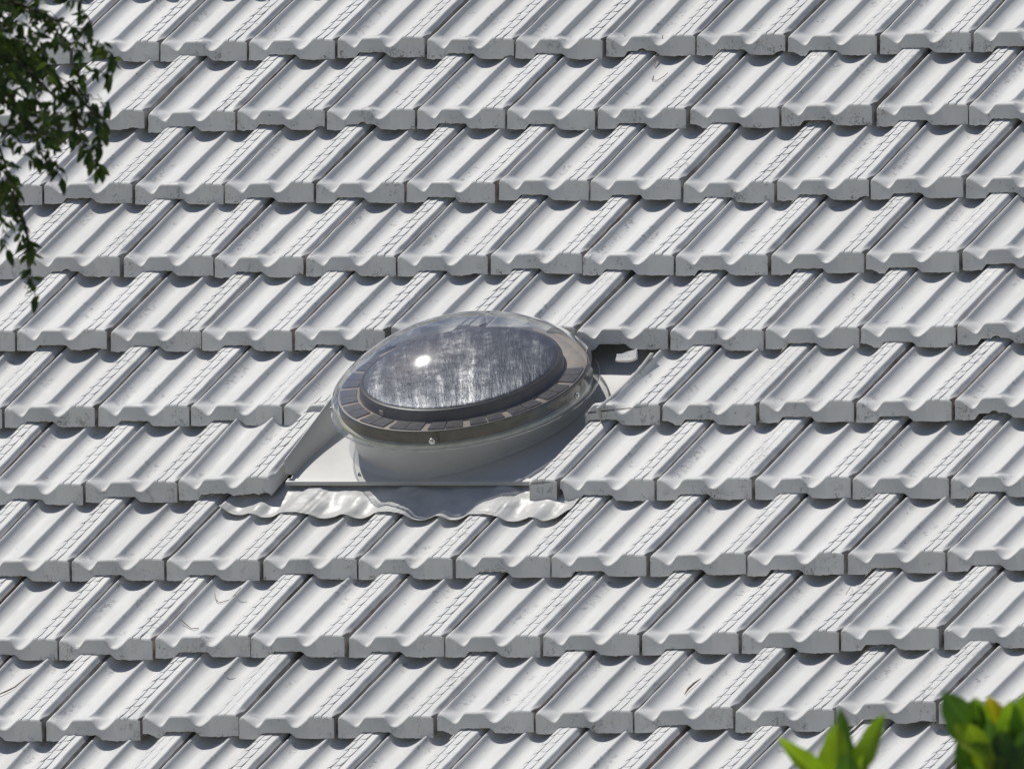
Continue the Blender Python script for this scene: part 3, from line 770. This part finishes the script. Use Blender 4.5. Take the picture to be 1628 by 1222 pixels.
# shrubs rising into the lower right corner, nearer to the viewer and soft
SD = 24.5; KS = 1 / 934.0
def sp(a, b, d=0.0): return Vector(((a - 814) * KS, SD + d, CAM_Z + .1746 - (b - 611) * KS))
def shrub(name, label, cx, cy, leaves, gnd, stems):
    b0 = Vector((sp(cx, 0).x + gnd, SD + .1, 0))
    root = empty(name, label, 'shrub', loc=b0); inv = Matrix.Translation(b0).inverted()
    crown = sp(cx, cy, .02)
    for k_, s_ in enumerate(stems):
        pts = [b0 + Vector((.02 * k_, 0, 0)), b0 + Vector((.05 + .05 * k_, 0, 1.6)), b0.lerp(crown, .75) + Vector((.06 * (k_ - .5), .03, 0)), sp(*s_) + Vector((0, .0, -.12)), sp(*s_)]
        v_, f_ = tube(pts, [.022, .017, .012, .007, .005], 8)
        link_mesh('stem', pydata('stem', [inv @ Vector(v) for v in v_], f_, True, 60), M_BARK, root)
    for i, (a, b, da, a2, b2, db, w, mat, roll, droop) in enumerate(leaves):
        p, t = sp(a, b, da), sp(a2, b2, db); ln = (t - p).length
        me = leaf_mesh('leaf', ln, w * KS, 12, .35, droop, twist=r2.uniform(-.25, .25), seed=i + cx, cross=6); me.materials.append(mat)
        o = bpy.data.objects.new('leaf', me); C.objects.link(o); o.parent = root
        o.matrix_local = inv @ frame(p, t, Vector((0, -1, .25)), roll)
    return root
B_, D_, Y_ = M_BIGLEAF, M_BIGDARK, M_YELLOW
shrub('leafy_shrub', 'small shrub tip with five slender bright leaves at the bottom right of centre', 1330, 1236, [
    (1335, 1262, 0, 1230, 1176, -.02, 38, B_, .35, -.12), (1326, 1262, .01, 1330, 1148, .0, 54, B_, -.15, .02), (1342, 1250, .02, 1333, 1126, .04, 40, D_, .5, -.05),
    (1352, 1244, .0, 1412, 1136, .0, 40, B_, -.4, -.12), (1346, 1262, -.03, 1346, 1196, -.05, 46, D_, .1, .1), (1360, 1262, -.01, 1372, 1200, -.01, 30, B_, .3, .05),
    (1330, 1290, 0, 1262, 1238, -.03, 34, B_, .2, -.1), (1345, 1290, 0, 1420, 1240, -.02, 34, D_, -.3, -.1)], .15, [(1338, 1262, .01)])
shrub('leafy_shrub', 'larger broad-leaved shrub with yellowing leaves in the bottom right corner', 1590, 1240, [
    (1566, 1190, .02, 1500, 1100, .02, 62, D_, -.3, .04), (1556, 1200, .0, 1546, 1108, .0, 40, D_, .2, -.03), (1572, 1185, .01, 1552, 1106, -.01, 34, B_, .6, .03),
    (1596, 1180, .02, 1572, 1106, .02, 44, Y_, -.2, -.03), (1610, 1176, .01, 1596, 1122, .02, 40, Y_, .1, .02), (1600, 1200, .0, 1606, 1112, .0, 50, B_, .3, -.03),
    (1625, 1190, 0, 1634, 1098, 0, 50, B_, -.2, -.05), (1518, 1150, -.04, 1566, 1212, -.06, 46, B_, -.4, -.12), (1540, 1150, -.05, 1574, 1232, -.05, 40, B_, .2, -.06),
    (1575, 1260, -.03, 1572, 1140, -.04, 46, D_, .2, .0), (1600, 1260, -.04, 1590, 1158, -.04, 60, D_, -.2, .05), (1560, 1265, -.02, 1524, 1172, -.01, 62, D_, .3, .05),
    (1620, 1260, -.03, 1640, 1150, -.03, 60, D_, .1, .03), (1585, 1235, .03, 1560, 1150, .05, 70, D_, 0, 0), (1615, 1235, .04, 1612, 1150, .05, 70, D_, 0, 0),
    (1660, 1250, 0, 1668, 1130, 0, 56, B_, .2, 0), (1655, 1220, .02, 1700, 1150, .02, 50, Y_, -.3, 0), (1640, 1290, 0, 1580, 1200, -.06, 60, D_, .4, .05), (1600, 1300, 0, 1530, 1220, -.03, 60, D_, .2, -.05)],
    .12, [(1590, 1232, .02), (1560, 1220, .0), (1640, 1240, .01)])
